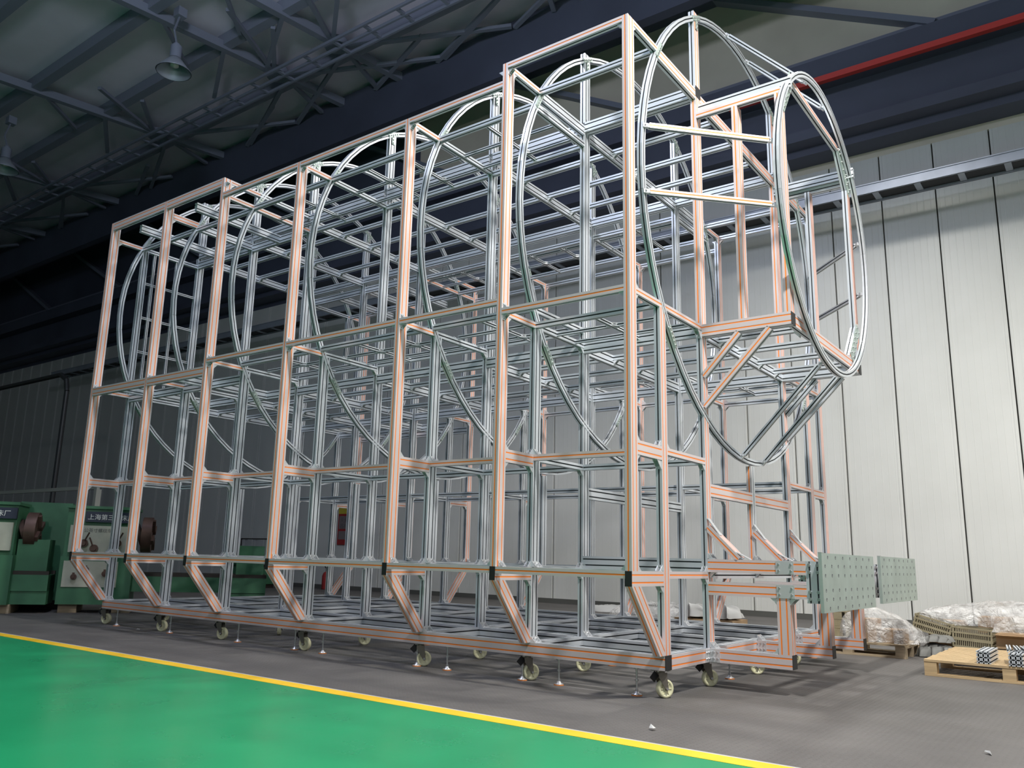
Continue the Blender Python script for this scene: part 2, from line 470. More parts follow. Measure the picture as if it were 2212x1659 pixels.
def clipped_brace(xc, sg, f):
    """sloping profile cut level at the upper beam and plumb at the column"""
    dy, dz = A0 - .075, .758 - .288
    L0 = math.hypot(dy, dz); d = Vector((0, dy / L0, -dz / L0)); n = Vector((0, dz / L0, dy / L0))
    c = Vector((xc, dy / 2, (.758 + .288) / 2)) + n * .05
    p, q = c - d * (L0 / 2 + .15), c + d * (L0 / 2 + .15)
    u = Vector((1, 0, 0)); v = d.cross(u)
    M = Matrix((u, v, d)).transposed().to_4x4(); M.translation = (p + q) / 2
    me = profile_mesh('Z', (q - p).length, w, .10, {'+u': 's', '-v': 's', '+v': 's'}).copy(); me.transform(M)
    bm = bmesh.new(); bm.from_mesh(me)
    for co, no in (((0, 0, .758), (0, 0, 1)), ((0, A0, 0), (0, 1, 0)), ((0, 0, .288), (0, 0, -1))):
        r = bmesh.ops.bisect_plane(bm, geom=bm.verts[:] + bm.edges[:] + bm.faces[:], plane_co=co, plane_no=no, clear_outer=True)
        bmesh.ops.contextual_create(bm, geom=[e for e in r['geom_cut'] if isinstance(e, bmesh.types.BMEdge)])
    if sg < 0:
        for vv in bm.verts: vv.co.y = 2 * YC - vv.co.y
    bmesh.ops.recalc_face_normals(bm, faces=bm.faces)
    bm.to_mesh(me); bm.free()
    inst('sloping_brace', me, FR)


def cap(x0, x1, y0, y1, z0, z1):
    c = MB(); c.box((x0, y0, z0), (x1, y1, z1)); return c.build('end_cap', BLACK, FR)


# ---- corner bracket mesh (legs along +x and +z, width along y)
def bracket_mesh(wd, nb, s=.045):
    b = MB(); h = wd / 2
    b.box((0, -h, 0), (s, h, .006)); b.box((0, -h, 0), (.006, h, s))
    for y in (-h, h - .004):
        b.add([(0.006, y, .006), (s * .92, y, .006), (.006, y, s * .92), (0.006, y + .004, .006), (s * .92, y + .004, .006), (.006, y + .004, s * .92)],
              [(0, 2, 1), (3, 4, 5), (1, 2, 5, 4), (0, 1, 4, 3), (0, 3, 5, 2)])
    for i in range(nb):
        y = 0 if nb == 1 else (-.025 + .05 * i)
        b.cyl((s * .6, y, .006), (s * .6, y, .014), .0075, 8, 1); b.cyl((.006, y, s * .6), (.014, y, s * .6), .0075, 8, 1)
    return b.mesh('corner_bracket', [CAST, STEEL])


BK1 = bracket_mesh(.040, 1); BK2 = bracket_mesh(.088, 2); BKL = bracket_mesh(.040, 1, .065); BKS = bracket_mesh(.028, 1, .034)
stuffB = []; nbk = [0]


def bk(p, dx, dz, me=None):
    """corner bracket at corner p; one leg lies along dx, the other along dz"""
    me = me or BK1
    X = Vector(dx); Z = Vector(dz); Y = Z.cross(X)
    M = Matrix((X, Y, Z)).transposed().to_4x4(); M.translation = Vector(p)
    if nbk[0] < 295: inst('corner_bracket', me, FR, mtx=M); nbk[0] += 1
    else: stuffB.append((me, M))


def joint_plate(x, y0, y1, z0, z1, axis='+X', rows=None):
    """flat zinc plate with bolts lying on a face"""
    b = MB(); t = .005
    if axis == '+X':
        b.box((x, y0, z0), (x + t, y1, z1))
        for yy in (y0 + .02, y1 - .02):
            for zz in (z0 + .025, z1 - .025): b.cyl((x + t, yy, zz), (x + t + .008, yy, zz), .008, 8, 1)
    else:
        b.box((y0, x - t, z0), (y1, x, z1))
        for yy in (y0 + .02, y1 - .02):
            for zz in (z0 + .025, z1 - .025): b.cyl((yy, x - t, zz), (yy, x - t - .008, zz), .008, 8, 1)
    return b.build('joint_plate', [CAST, STEEL], FR)


A0, A1 = .475, .575; B0, B1 = 1.26, 1.36; M0, M1 = 2.285, 2.375
mir = lambda y: 2 * YC - y                      # mirror about the long centre plane
SIDES = [('f', lambda a, b: (a, b), '-Y'), ('r', lambda a, b: (mir(b), mir(a)), '+Y')]
TOP = [5.044, 5.044, 5.044, 4.863, 4.863, 5.019, 5.019]
X_, Y_, Z_ = Vector((1, 0, 0)), Vector((0, 1, 0)), Vector((0, 0, 1))
R6, CZ = 2.115, 3.92


def ring_y(z): return YC - math.sqrt(max(0, R6 * R6 - (z - CZ) ** 2))


for k in range(6, -1, -1):
    x1 = XR[k]; x0 = x1 - w; last = (k == 6); grpA = k <= 1; grpB = k in (3, 4)
    ztop = TOP[k]; z3 = LV['z3'] if k in (6, 5, 0, 1) else LV['z3B']
    z3t = z3
    for nm, S, oy in SIDES:
        sg = 1 if nm == 'f' else -1
        P('outer_post', x0, x1, *S(0, .1), .858, ztop, 'Z', oy + ' +X' + (' -X' if k == 0 else ''))
        # column a, b
        P('inner_post', x0, x1, *S(A0, A1), .288, z3 - .05, 'Z', '+X' if last else '')
        P('inner_post', x0, x1, *S(B0, B1), .288, 2.81, 'Z', '+X' if last else '')
        P('inner_post', x0, x1, *S(B0, B1), 2.811, 4.95, 'Z', '+X -Y' if last else '')
        P('hoop_post', x0, x1, *S(B0, B1), 5.05, 5.80, 'Z', '+X' if last else '')
        # level 1
        P('cross_beam', x0, x1, *S(0, A0), .758, .858, 'Y', '+X')
        P('cross_beam', x0, x1, *S(A1, B0), .808, .858, 'Y', '+X' if last else '')
        yc = S(-.004, 0); cap(x0, x1, *yc, .758, .858)
        # brace
        ys = (0.02, A0) if nm == 'f' else (mir(.02), mir(A0))
        clipped_brace(x0 + w / 2, sg, (lambda y: y) if nm == 'f' else mir)
        # level 2
        P('cross_beam', x0, x1, *S(.1, A0), 1.646, 1.746, 'Y', '+X')
        P('cross_beam', x0, x1, *S(A1, B0), 1.696, 1.746, 'Y', '+X' if last else '')
        # level 3
        P('cross_beam', x0, x1, *S(.1, A0 + .02), z3t - .05, z3t, 'Y', '+X')
        P('cross_beam', x0, x1, *S(A0 + .02, B0), z3t - .05, z3t, 'Y', '+X' if last else '')
        # top level
        zt = {0: 4.85, 1: 4.92}.get(k, ztop)
        hh = .05 if not (k == 1) else .08
        P('cross_beam', x0, x1, *S(.1, A0 + .02), zt - hh, zt, 'Y', '+X')
        if k in (1, 5, 6): P('cross_beam', x0, x1, *S(A0 + .02, B0), zt - .10, zt, 'Y', '+X' if last else '')
        else: P('cross_beam', x0, x1, *S(A0 + .02, B0), zt - .05, zt, 'Y', '')
        if k == 5: P('cross_beam', x0, x1, *S(A0 - .05, B0), 4.80, 4.85, 'Y'); P('cross_beam', x0, x1, *S(.44, B0), 2.945, 2.995, 'Y')
        if k == 2: P('cross_beam', x0, x1, *S(.1, B0), 4.813, 4.863, 'Y', '+X')
        # brackets
        f = (lambda y: y) if nm == 'f' else mir
        yd = Y_ * sg
        xm = x0 + w / 2
        bk((xm, f(.1), .858), yd, Z_); bk((xm, f(A0), .858), -yd, Z_)
        bk((xm, f(.1), 1.746), yd, Z_); bk((xm, f(A0), 1.746), -yd, Z_)
        bk((xm, f(.1), 1.646), yd, -Z_); bk((xm, f(A0), 1.646), -yd, -Z_, BKL if last else None)
        bk((xm, f(.1), z3t - .05), yd, -Z_); bk((xm, f(.1), z3t), yd, Z_)
        bk((xm, f(.1), zt - hh), yd, -Z_)
        bk((xm, f(A1), .858), yd, Z_); bk((xm, f(B0), .858), -yd, Z_)
        bk((xm, f(A0), .758), -yd, -Z_); bk((xm, f(B0), .808), -yd, -Z_)
        bk((xm, f(A1), 1.746), yd, Z_); bk((xm, f(B0), 1.696), -yd, -Z_)
        bk((xm, f(B0), z3t - .05), -yd, -Z_, BKL if last else None)
        if k < 6:
            bk((x1, f(.05), .858), X_, Z_); bk((x1, f(A0 + .05), .288), X_, Z_, BK2)
            bk((x1, f(.03), z3t), X_, Z_); bk((x1, f(.03), z3t - .05), X_, -Z_)
            bk((x1, f(.03), ztop - .06), X_, -Z_)
            bk((x1, f(A0 + .05), .858), X_, Z_, BK2); bk((x1, f(B0 + .05), .858), X_, Z_, BK2)
            bk((x1, f(A0 + .02), 1.746), X_, Z_); bk((x1, f(B0 + .05), .288), X_, Z_, BK2)
        if k > 0:
            bk((x0, f(.03), z3t - .05), -X_, -Z_); bk((x0, f(A0 + .05), .288), -X_, Z_, BK2)
            bk((x0, f(.03), .858), -X_, Z_); bk((x0, f(.03), ztop - .06), -X_, -Z_)
    # middle
    P('middle_post', x0, x1, M0 + .015, M1, .858, 1.79, 'Z', '-Y' if last else '')
    P('cross_beam', x0, x1, B1, mir(B1), .808, .858, 'Y')
    if k >= 5: P('cross_beam', x0, x1, B1, M0 + .015, 1.45, 1.55, 'Y', '+X' if last else ''); P('cross_beam', x0, x1, M1, mir(B1), 1.45, 1.55, 'Y', '+X' if last else '')
    P('cross_beam', x0, x1, B1, mir(B1), 2.757, 2.857, 'Y', '')
    P('cross_beam', x0, x1, B1, mir(B1), 4.90, 5.00, 'Y', '+X' if last else '')
    # base cross beams
    for a, b in ((A1, B0), (B1, M0), (M1, mir(B1)), (mir(B0), mir(A1))):
        P('base_cross_beam', x0 - .05, x1, a, b, .188, .288, 'Y', '+X' if last else '')
    for yy in (B0, mir(B1)):
        bk((x1 if k < 6 else x0, yy + .05, 5.05), X_ if k < 6 else -X_, Z_)

def grid_x(a, b, n, S, yy, zz):
    # slim bars cut between the crossing bars, with small corner blocks
    xs = [a] + [a + (b - a) * (i + 1) / (n + 1) for i in range(n)] + [b]
    for i in range(n + 1):
        p = xs[i] + (.015 if i else 0); q = xs[i + 1] - (.015 if i < n else 0)
        P('grid_bar', p, q, *S(yy - .015, yy + .015), zz - .015, zz + .015, 'X')
    for x in xs[1:-1]:
        for sx in (-1, 1):
            y_ = S(yy, yy)[0]
            bk((x + sx * .015, y_ - .015, zz), X_ * sx, -Y_, BKS); bk((x + sx * .015, y_ + .015, zz), X_ * sx, Y_, BKS)


# ---- rails along the length
for k in range(6):
    a, b = XR[k], XR[k + 1] - w
    for nm, S, oy in SIDES:
        P('long_rail', a, b, *S(0, w), .808, .858, 'X', oy)
        P('long_rail', a, b, *S(B0, B0 + w), .808, .858, 'X')
        P('long_rail', a, b, *S(A0 + .025, A0 + .075), .808, .858, 'X')
        P('long_rail', a, b, *S(A0, A0 + w), 1.696, 1.746, 'X', oy)
        P('long_rail', a, b, *S(B0, B0 + w), 1.696, 1.746, 'X')
        # level 3 and top outer rails
        if k in (0, 1):
            P('long_rail', a, b, *S(0, w), 2.757, 2.857, 'X', oy); P('long_rail', a, b, *S(0, w), 4.944, 5.044, 'X', oy)
            P('long_rail', a, b, *S(ring_y(4.85), ring_y(4.85) + w), 4.80, 4.85, 'X')
            P('long_rail', a, b, *S(A0, A0 + w), 2.757, 2.857, 'X')
            xm = (a + b) / 2
            P('cross_beam', xm - w / 2, xm + w / 2, *S(w, B0), 4.80, 4.90, 'Y')
            P('cross_beam', xm - w / 2, xm + w / 2, *S(w, A0), 2.757, 2.857, 'Y')
            P('cross_beam', xm - w / 2, xm + w / 2, *S(A0 + w, B0), 2.757, 2.857, 'Y')
        elif k in (2, 3, 4):
            P('long_rail', a, b, *S(0, w), 2.895, 2.945, 'X', oy); P('long_rail', a, b, *S(0, w), 4.813, 4.863, 'X', oy)
            P('long_rail', a, b, *S(.42, .42 + w), 4.813, 4.863, 'X')
            P('long_rail', a, b, *S(.44, .44 + w), 2.945, 2.995, 'X')
        else:
            P('long_rail', a, b, *S(0, w), 2.807, 2.857, 'X', oy); P('long_rail', a, b, *S(0, w), 4.969, 5.019, 'X', oy)
            P('long_rail', a, b, *S(.475, .475 + w), 4.96, 5.01, 'X')
            P('long_rail', a, b, *S(.475, .475 + w), 2.807, 2.857, 'X')
        if k in (2, 3, 4):
            P('long_rail', a, b, *S(B0, B0 + w), 4.80, 4.85, 'X'); P('long_rail', a, b, *S(B0, B0 + w), 2.945, 2.995, 'X')
        P('long_rail', a, b if k < 5 else 0, *S(B0, B1), 4.95, 5.05, 'X')
        if k == 5: cap(0, .004, *S(B0, B1), 4.95, 5.05)
        if k in (0, 1): P('long_rail', a, b, *S(B0, B0 + w), 4.80, 4.90, 'X')
        P('long_rail', a, b, *S(B0, B0 + w), 2.757, 2.857, 'X')
    for yy in (1.83, YC, 2.82):
        P('deck_rail', a, b, yy - w / 2, yy + w / 2, 4.95, 5.00, 'X')
        P('deck_rail', a, b, yy - w / 2, yy + w / 2, 2.807, 2.857, 'X')
        for xx, dd in ((a, X_), (b, -X_)):
            bk((xx, yy, 4.95) , dd, -Z_)
            bk((xx, yy, 2.807), dd, -Z_)
    # fine grids of slim profile between the a and b lines
    n = 2 if b - a > 1.35 else 1
    for nm, S, oy in SIDES:
        levels = {5: [2.83], 4: [2.96, 4.835], 3: [2.96, 4.835], 2: [2.96, 4.835]}.get(k, [])
        for zz in levels:
            for i in range(n):
                xx = a + (b - a) * (i + 1) / (n + 1)
                P('grid_bar', xx - .015, xx + .015, *S(.475 if zz > 4 else .49, B0), zz - .015, zz + .015, 'Y')
            for yy in (.82, 1.12):
                P('grid_bar', a, b, *S(yy - .015, yy + .015), zz + .0155, zz + .0455, 'X') if zz < 0 else grid_x(a, b, n, S, yy, zz)
    # double storey rail on the b line near the near end
P('long_rail', XR[5], XR[6] - w, B0, B0 + w, .858, .957, 'X'); P('long_rail', XR[5], XR[6] - w, mir(B0 + w), mir(B0), .858, .957, 'X')

# ---- base rails
P('base_rail', -7.489, 0, A0, A1, .188, .288, 'X', '-Y +X'); P('base_rail', -7.489, 0, mir(A1), mir(A0), .188, .288, 'X', '+Y')
for a, b in ((B0, B1), (M0, M1), (mir(B1), mir(B0))):
    P('base_rail', -7.489, 0, a, b, .188, .288, 'X')
cap(0, .004, A0, A1, .188, .288); cap(0, .004, mir(A1), mir(A0), .188, .288)
for x in XR[:-1]:
    for y in (B0, M0):
        joint_plate(x + .001, y + .105, y + .20, .19, .285); joint_plate(y - .001, x - .17, x - .06, .19, .285, '-Y')
joint_plate(.001, B0 - .09, B0 - .01, .19, .285)

# ---- hoops
def hoop(x0, x1, R, cz, n=4, seg=18, name='hoop_arc', wr=w, dr=None):
    """grooved curved profile, in n arcs"""
    xs = (x0 + x1) / 2; W2 = x1 - x0
    pts, em = loop2d(wr, W2, {})
    L = len(pts)
    for a in range(n):
        vs = []; fs = []; fm = []
        t0 = 2 * math.pi * (a / n) + .12; t1 = 2 * math.pi * ((a + 1) / n) + .12 - .0015
        for i in range(seg + 1):
            t = t0 + (t1 - t0) * i / seg
            c, s = math.cos(t), math.sin(t); e = dr(t) if dr else 0
            for p in pts:
                r = R + e - wr / 2 + p.x
                vs.append((xs + p.y, YC + r * c, cz + r * s))
        for i in range(seg):
            for j in range(L):
                j2 = (j + 1) % L
                fs.append((i * L + j, i * L + j2, (i + 1) * L + j2, (i + 1) * L + j)); fm.append(em[j])
        fs.append(tuple(range(L))[::-1]); fs.append(tuple(seg * L + j for j in range(L))); fm += [0, 0]
        o = mesh_obj(name, vs, fs, [ALU, SLOT, ORANGE], fm, FR)
        bm = bmesh.new(); bm.from_mesh(o.data); bmesh.ops.recalc_face_normals(bm, faces=bm.faces); bm.to_mesh(o.data); bm.free()


def tee_plate(x, y, z, ang, arms=((-.09, .09), (0, -.10))):
    b = MB(); M = Matrix.Translation((x, y, z)) @ Matrix.Rotation(ang, 4, 'X')
    b.box((0, arms[0][0], -.022), (.005, arms[0][1], .022), 0, M)
    for i in range(5):
        yy = arms[0][0] + .018 + i * (arms[0][1] - arms[0][0] - .036) / 4
        p = M @ Vector((.005, yy, 0)); b.cyl(p, p + Vector((.008, 0, 0)), .008, 8, 1)
    if arms[1]:
        M2 = Matrix.Translation((x, y, z))
        zz0, zz1 = sorted(arms[1])
        b.box((0.0005, -.022, zz0), (.0055, .022, zz1), 0, M2)
        for zz in (zz0 + .02, (zz0 + zz1) / 2, zz1 - .02):
            p = M2 @ Vector((.0055, 0, zz)); b.cyl(p, p + Vector((.008, 0, 0)), .008, 8, 1)
    b.build('hoop_plate', [ZINC, STEEL], FR)


for k in range(7):
    x1 = XR[k] + .003
    hoop(x1 - .046, x1, R6, CZ)
    Rm = R6 - .025
    for y, zz in ((B0 + .05, None), (mir(B0 + .05), None)):
        zc = CZ + math.sqrt(Rm ** 2 - (y - YC) ** 2)
        t = math.atan2(zc - CZ, y - YC)
        tee_plate(x1 + .001, y, zc, t + math.pi / 2 - (math.pi if y > YC else 0) if False else t - math.pi / 2, ((-.09, .09), (0, -.12)))
    for z in ((1.72, 2.62, 4.90) if k < 6 else (1.72, 2.62, 4.99)):
        for sgn in (-1, 1):
            yy = Rm ** 2 - (z - CZ) ** 2
            if yy <= 0: continue
            y = YC + sgn * math.sqrt(yy); t = math.atan2(z - CZ, y - YC)
            tee_plate(x1 + .001, y, z, t - math.pi / 2, ((-.09, .09), None))

# ---- near end upper box (X 0 .. 0.73)
def pair(fn):
    for nm, S, oy in SIDES: fn(S, oy)


def ext(S, oy):
    P('extension_rail', 0, .73, *S(B0, B1), 2.757, 2.857, 'X', oy)
    P('extension_rail', 0, .73, *S(B0, B0 + w), 4.735, 4.785, 'X', oy)
    P('extension_rail', 0, .80, *S(B0 + w, B1), 4.785, 4.885, 'X')
    P('extension_post', .315, .365, *S(B0, B1), 2.857, 4.735, 'Z', oy + ' +X')
    P('extension_post', .68, .73, *S(B0, B1), 2.857, 4.735, 'Z', oy + ' +X')
    y = S(B0, B0 + w); ym = (y[0] + y[1]) / 2
    PD('extension_brace', (.31, ym, 2.75), (.0, ym, 2.42), w, w, (0, -1 if oy == '-Y' else 1, 0), '+u')
    PD('extension_brace', (.56, ym, 2.75), (.0, ym, 2.17), w, w, (0, -1 if oy == '-Y' else 1, 0), '+u')
    cap(.73, .734, *S(B0, B1), 2.757, 2.857)


pair(ext)
P('extension_beam', .68, .73, B1, mir(B1), 2.757, 2.857, 'Y', '+X')
for y in (1.64, 2.11, 2.60, 3.05):
    P('extension_rail', 0, .68, y - w / 2, y + w / 2, 2.785, 2.835, 'X')
    bk((.68, y, 2.785), -X_, -Z_); bk((0, y, 2.785), X_, -Z_)
for y in (1.83, YC, 2.82):
    bk((-.05, y, 4.95), -X_, -Z_)
# polygon frame inside the small hoop
oc = [(1.31, 4.60), (1.60, 5.005), (3.05, 5.005), (3.365, 4.60), (3.365, 3.27), (3.0, 2.86)]
for i in range(len(oc) - 1):
    (ya, za), (yb, zb) = oc[i], oc[i + 1]
    PD('polygon_frame_bar', (.705, ya, za), (.705, yb, zb), w, w, (1, 0, 0), '+u')
for a, b in ((oc[0], oc[1]), (oc[2], oc[3]), (oc[4], oc[5])):
    my, mz = (a[0] + b[0]) / 2, (a[1] + b[1]) / 2
    dy, dz = my - YC, mz - CZ; L = math.hypot(dy, dz); n = (dy / L, dz / L)
    pl = MB(); tdir = Vector((0, b[0] - a[0], b[1] - a[1])).normalized(); nd = Vector((0, n[0], n[1]))
    M = Matrix((X_, tdir, nd)).transposed().to_4x4(); M.translation = (.731, my, mz)
    pl.box((0, -.24, -.03), (.005, .24, .09), 0, M)
    for i in range(6):
        p0 = M @ Vector((.005, -.2 + i * .08, .0)); pl.cyl(p0, p0 + Vector((.012, 0, 0)), .009, 8, 1)
        p0 = M @ Vector((.005, -.2 + i * .08, .06)); pl.cyl(p0, p0 + Vector((.012, 0, 0)), .009, 8, 1)
    pl.build('corner_plate', [ZINC, STEEL], FR)


def dr7(t):
    # measured slight out-of-round of the small hoop
    return .012 * math.cos(2 * (t - 2.6)) * 1.0
hoop(.742, .788, 1.365, 3.915, name='small_hoop_arc', dr=dr7)

# struts between the big and the small hoop
def strut(p, q, stripe=''):
    PD('hoop_strut', p, q, .04, .04, (0, 0, 1) if abs((Vector(q) - Vector(p)).normalized().z) < .8 else (0, 1, 0), stripe)
    for e, s in ((Vector(p), 1), (Vector(q), -1)):
        d = (Vector(q) - Vector(p)).normalized() * s
        b = MB(); b.bar(e - d * .05, e + d * .005, .03, .03); b.cyl(e - d * .02 - Vector((.0, .024, 0)), e - d * .02 + Vector((0, .024, 0)), .009, 8, 1)
        b.build('strut_hinge', [CAST, STEEL], FR)


for s in (-.27, .27):
    r6 = math.sqrt(2.07 ** 2 - s * s); r7 = math.sqrt(1.36 ** 2 - s * s)
    strut((.03, YC - r6 - .0, CZ + s), (.70, YC - r7, CZ + s), '-v +v')
    strut((.03, YC + r6, CZ + s), (.70, YC + r7, CZ + s))
    strut((.03, YC + s, CZ + r6), (.70, YC + s, CZ + r7))
    strut((.03, YC + s, CZ - r6), (.70, YC + s, CZ - r7))

# ---- near end lower arms with green zinc plates
for (a, b) in ((B0, B1), (M0, M1), (mir(B1), mir(B0))):
    P('arm_rail', 0, .745, a, b, .857, .957, 'X', '-Y +Y'); P('arm_rail', 0, .745, a, b, .685, .785, 'X', '-Y +Y')
    P('base_arm', 0, .62, a, b, .188, .288, 'X', '-Y +Y'); cap(.62, .624, a, b, .188, .288)
    P('arm_post', .525, .62, a, b, .288, .685, 'Z', '-Y +X')
    P('arm_post', .745, .855, a, b, .66, .957, 'Z')
    ym = (a + b) / 2
    PD('arm_brace', (.0, ym, 1.20), (.245, ym, .957), w, b - a, (-.7, 0, -.7), '+v -v -u')
    for z0_, z1_ in ((.857, .957), (.685, .785)):
        joint_plate(a - .001, .53, .66, z0_ + .002, z1_ - .002, '-Y')
    bb_ = MB()
    for xx in (.77, .83):
        for zz in (.69, .74, .88, .93): bb_.cyl((xx, a, zz), (xx, a - .012, zz), .012, 10)
    bb_.build('bolt_row', STEEL, FR)
    # flat strap plates at the brace ends
    st = MB(); st.bar((.004, ym - .02, 1.27), (.10, ym - .02, 1.14), .05, .006, up=(1, 0, .6)); st.bar((.21, ym - .02, 1.02), (.33, ym - .02, .96), .05, .006, up=(0, 0, 1)); st.build('brace_strap', CAST, FR)
    bk((0, ym, .957), X_, Z_, BK2); bk((0, ym, .857), X_, -Z_); bk((0, ym, .288), X_, Z_, BK2)
    bk((.525, ym, .685), -X_, -Z_, BK2); bk((.62, ym, .685), X_, -Z_, BK2); bk((.525, ym, .288), -X_, Z_, BK2)
    jp = MB(); t_ = .005
    jp.box((-.05, a - t_, .19), (.08, a, .286))
    for xx in (-.03, .0, .03, .06):
        for zz in (.215, .262): jp.cyl((xx, a - t_, zz), (xx, a - t_ - .008, zz), .008, 8, 1)
    jp.build('joint_plate', [CAST, STEEL], FR)
for a, b in ((B1, M0), (M1, mir(B1))):
    P('arm_cross_beam', .66, .71, a, b, .81, .857, 'Y', '+X')


def drilled_plate(y0, y1, z0, z1):
    b = MB(); b.box((.856, y0, z0), (.880, y1, z1))
    wz = z1 - z0
    for fz, n, off in ((.93, 7, .08), (.78, 9, .03), (.62, 9, .03), (.37, 9, .03), (.22, 9, .03), (.07, 7, .08)):
        for i in range(n):
            yy = y0 + (y1 - y0) * (off + .02 + i * (1 - 2 * off - .04) / (n - 1))
            b.cyl((.8801, yy, z0 + wz * fz), (.8806, yy, z0 + wz * fz), .013, 10, 1)
            b.cyl((.8806, yy, z0 + wz * fz - .004), (.8812, yy, z0 + wz * fz - .004), .005, 8, 2)
    b.box((.855, y0 + .0, z1), (.881, y0 + .06, z1 + .004), 2)
    return b.build('drilled_plate', [ZINC, SLOT, STEEL], FR)


drilled_plate(1.195, 2.712, .600, 1.018); drilled_plate(2.965, 4.465, .620, 1.026)

# small vertical ladder at the far end
for yy in (.62, .95):
    P('grid_bar', XR[0] - .04, XR[0] - .01, yy - .015, yy + .015, 2.9, 4.8, 'Z')
for zz in (4.37, 3.90, 3.44):
    P('grid_bar', XR[0] - .045, XR[0] - .015, A1 - .06, B0, zz - .015, zz + .015, 'Y')
P('inner_post', XR[0] - w, XR[0], .44, .52, 2.857, 4.80, 'Z'); P('inner_post', XR[0] - w, XR[0], mir(.52), mir(.44), 2.857, 4.80, 'Z')

# ---- casters and levelling feet
def wheel_mesh():
    b = MB()
    b.lathe((0, 0, 0), [(.012, -.020), (.042, -.016), (.044, -.021), (.058, -.021), (.0625, -.016), (.0625, .016), (.058, .021), (.044, .021), (.042, .016), (.012, .020)], 'Y', 28)
    for i in range(6):
        t = i * math.pi / 3
        for s in (-1, 1):
            b.bar((.014 * math.cos(t), s * .017, .014 * math.sin(t)), (.043 * math.cos(t), s * .017, .043 * math.sin(t)), .006, .008, 0, (0, 1, 0))
    return b.mesh('wheel', [NYLON])


def fork_mesh():
    b = MB()
    b.box((-.055, -.045, .055), (.055, .045, .060)); b.cyl((0, 0, .040), (0, 0, .056), .032, 16)
    for s in (-1, 1):
        y = s * .030
        b.add([(-.035, y - .002, .042), (.035, y - .002, .042), (.035 - .0 + .0, y - .002, .01), (.046, y - .002, -.066), (.034, y - .002, -.080), (.020, y - .002, -.066), (-.03, y - .002, .01),
               (-.035, y + .002, .042), (.035, y + .002, .042), (.035, y + .002, .01), (.046, y + .002, -.066), (.034, y + .002, -.080), (.020, y + .002, -.066), (-.03, y + .002, .01)],
              [(0, 1, 2, 3, 4, 5, 6), (13, 12, 11, 10, 9, 8, 7), (0, 7, 8, 1), (1, 8, 9, 2), (2, 9, 10, 3), (3, 10, 11, 4), (4, 11, 12, 5), (5, 12, 13, 6), (6, 13, 7, 0)])
    b.cyl((.034, -.040, -.0655), (.034, .040, -.0655), .009, 8, 1)
    b.bar((-.03, 0, .038), (-.07, 0, -.005), .05, .004, 2, (0, 1, 0))
    for x in (-.042, .042):
        for y in (-.034, .034): b.cyl((x, y, .05), (x, y, .056), .006, 6, 1)
    return b.mesh('caster', [DSTEEL, STEEL, BLACK])


WH, FK = wheel_mesh(), fork_mesh()


def caster(x, y, rot):
    c = inst('caster', FK, FR, (x, y, .128)); c.rotation_euler = (0, 0, rot)
    inst('wheel', WH, c, (.034, 0, -.128 + .0625))


def foot_meshes():
    b = MB(); b.cyl((0, 0, .02), (0, 0, .188), .0075, 10); b.cyl((0, 0, .10), (0, 0, .11), .014, 6); b.cyl((0, 0, .18), (0, 0, .188), .018, 6)
    b.cyl((0, 0, .025), (0, 0, .045), .011, 8)
    b.lathe((0, 0, 0), [(.0, .032), (.012, .030), (.018, .018), (.036, .011), (.038, .007), (.0, .007)], 'Z', 20)
    p = MB(); p.cyl((0, 0, .0005), (0, 0, .0075), .038, 20)
    return b.mesh('levelling_foot', [STEEL]), p.mesh('foot_pad', [PADO])


FT, PDM = foot_meshes()


def foot(x, y):
    f = inst('levelling_foot', FT, FR, (x, y, 0)); inst('foot_pad', PDM, f)


daz = [-.6, -.6, -.7, -.7, .1, .42, .6]
dz2 = [.5, .6, 1.5, .3, .2, .1, .5]
for k in range(7):
    x = XR[k] - .06
    for j, y in enumerate((.525, 1.31, 2.33, 3.34, 4.125)):
        az = math.atan2(-5.03 - y, 2.63 - x) + math.pi / 2
        caster(x, y, az + (daz[k] if j == 0 else dz2[k] if j == 1 else random.uniform(-1.5, 1.5)))
for x in (-.23, -.878, -1.212, -1.973, -2.308, -3.495, -3.892, -4.787, -6.02, -7.15): foot(x, .50)
for x in (-.09, -1.18, -3.4, -5.4): foot(x, 1.87)
for x in (-.13, -1.2, -2.5, -4.6, -6.5): foot(x, 2.87); foot(x + .05, 4.13)

# remaining brackets joined
if stuffB:
    b = MB()
    for me, M in stuffB:
        n = len(b.v)
        b.v += [M @ v.co for v in me.vertices]
        for p_ in me.polygons: b.f.append([i + n for i in p_.vertices]); b.m.append(p_.material_index); b.sm.append(False)
    o = b.build('bracket_set', [CAST, STEEL], FR); o['kind'] = 'stuff'

# ================================================================== HIGH BAY LAMP (unlit)
def high_bay(loc, label):
    r = empty('high_bay_lamp', loc, label, 'lamp')
    b = MB(); b.lathe((0, 0, 0), [(.36, -.30), (.365, -.29), (.13, .0), (.10, .03), (.095, .02), (.345, -.30)], 'Z', 28); b.build('lamp_shade', GALV, r)
    b = MB(); b.cyl((0, 0, .02), (0, 0, .30), .12, 18); b.cyl((0, 0, .30), (0, 0, .36), .07, 14); b.build('lamp_body', NAVY2, r)
    b = MB(); b.bar((0, 0, .36), (.05, -.12, .62), .03); b.bar((.05, -.12, .62), (0, 0, 1.05), .03); b.box((-.1, -.1, 1.0), (.1, .1, 1.2)); b.build('hook', NAVY2, r)
    b = MB(); b.lathe((0, 0, 0), [(0, -.02), (.08, -.06), (.09, -.16), (.0, -.2)], 'Z', 14); b.build('bulb', WHITE, r)
    return r


high_bay((-12.45, 3.35, 11.1), 'unlit cone-shaped high bay lamp hanging under the dark roof truss')
high_bay((-19.8, 3.10, 10.8), 'second unlit high bay lamp, far back at the left edge under the roof')

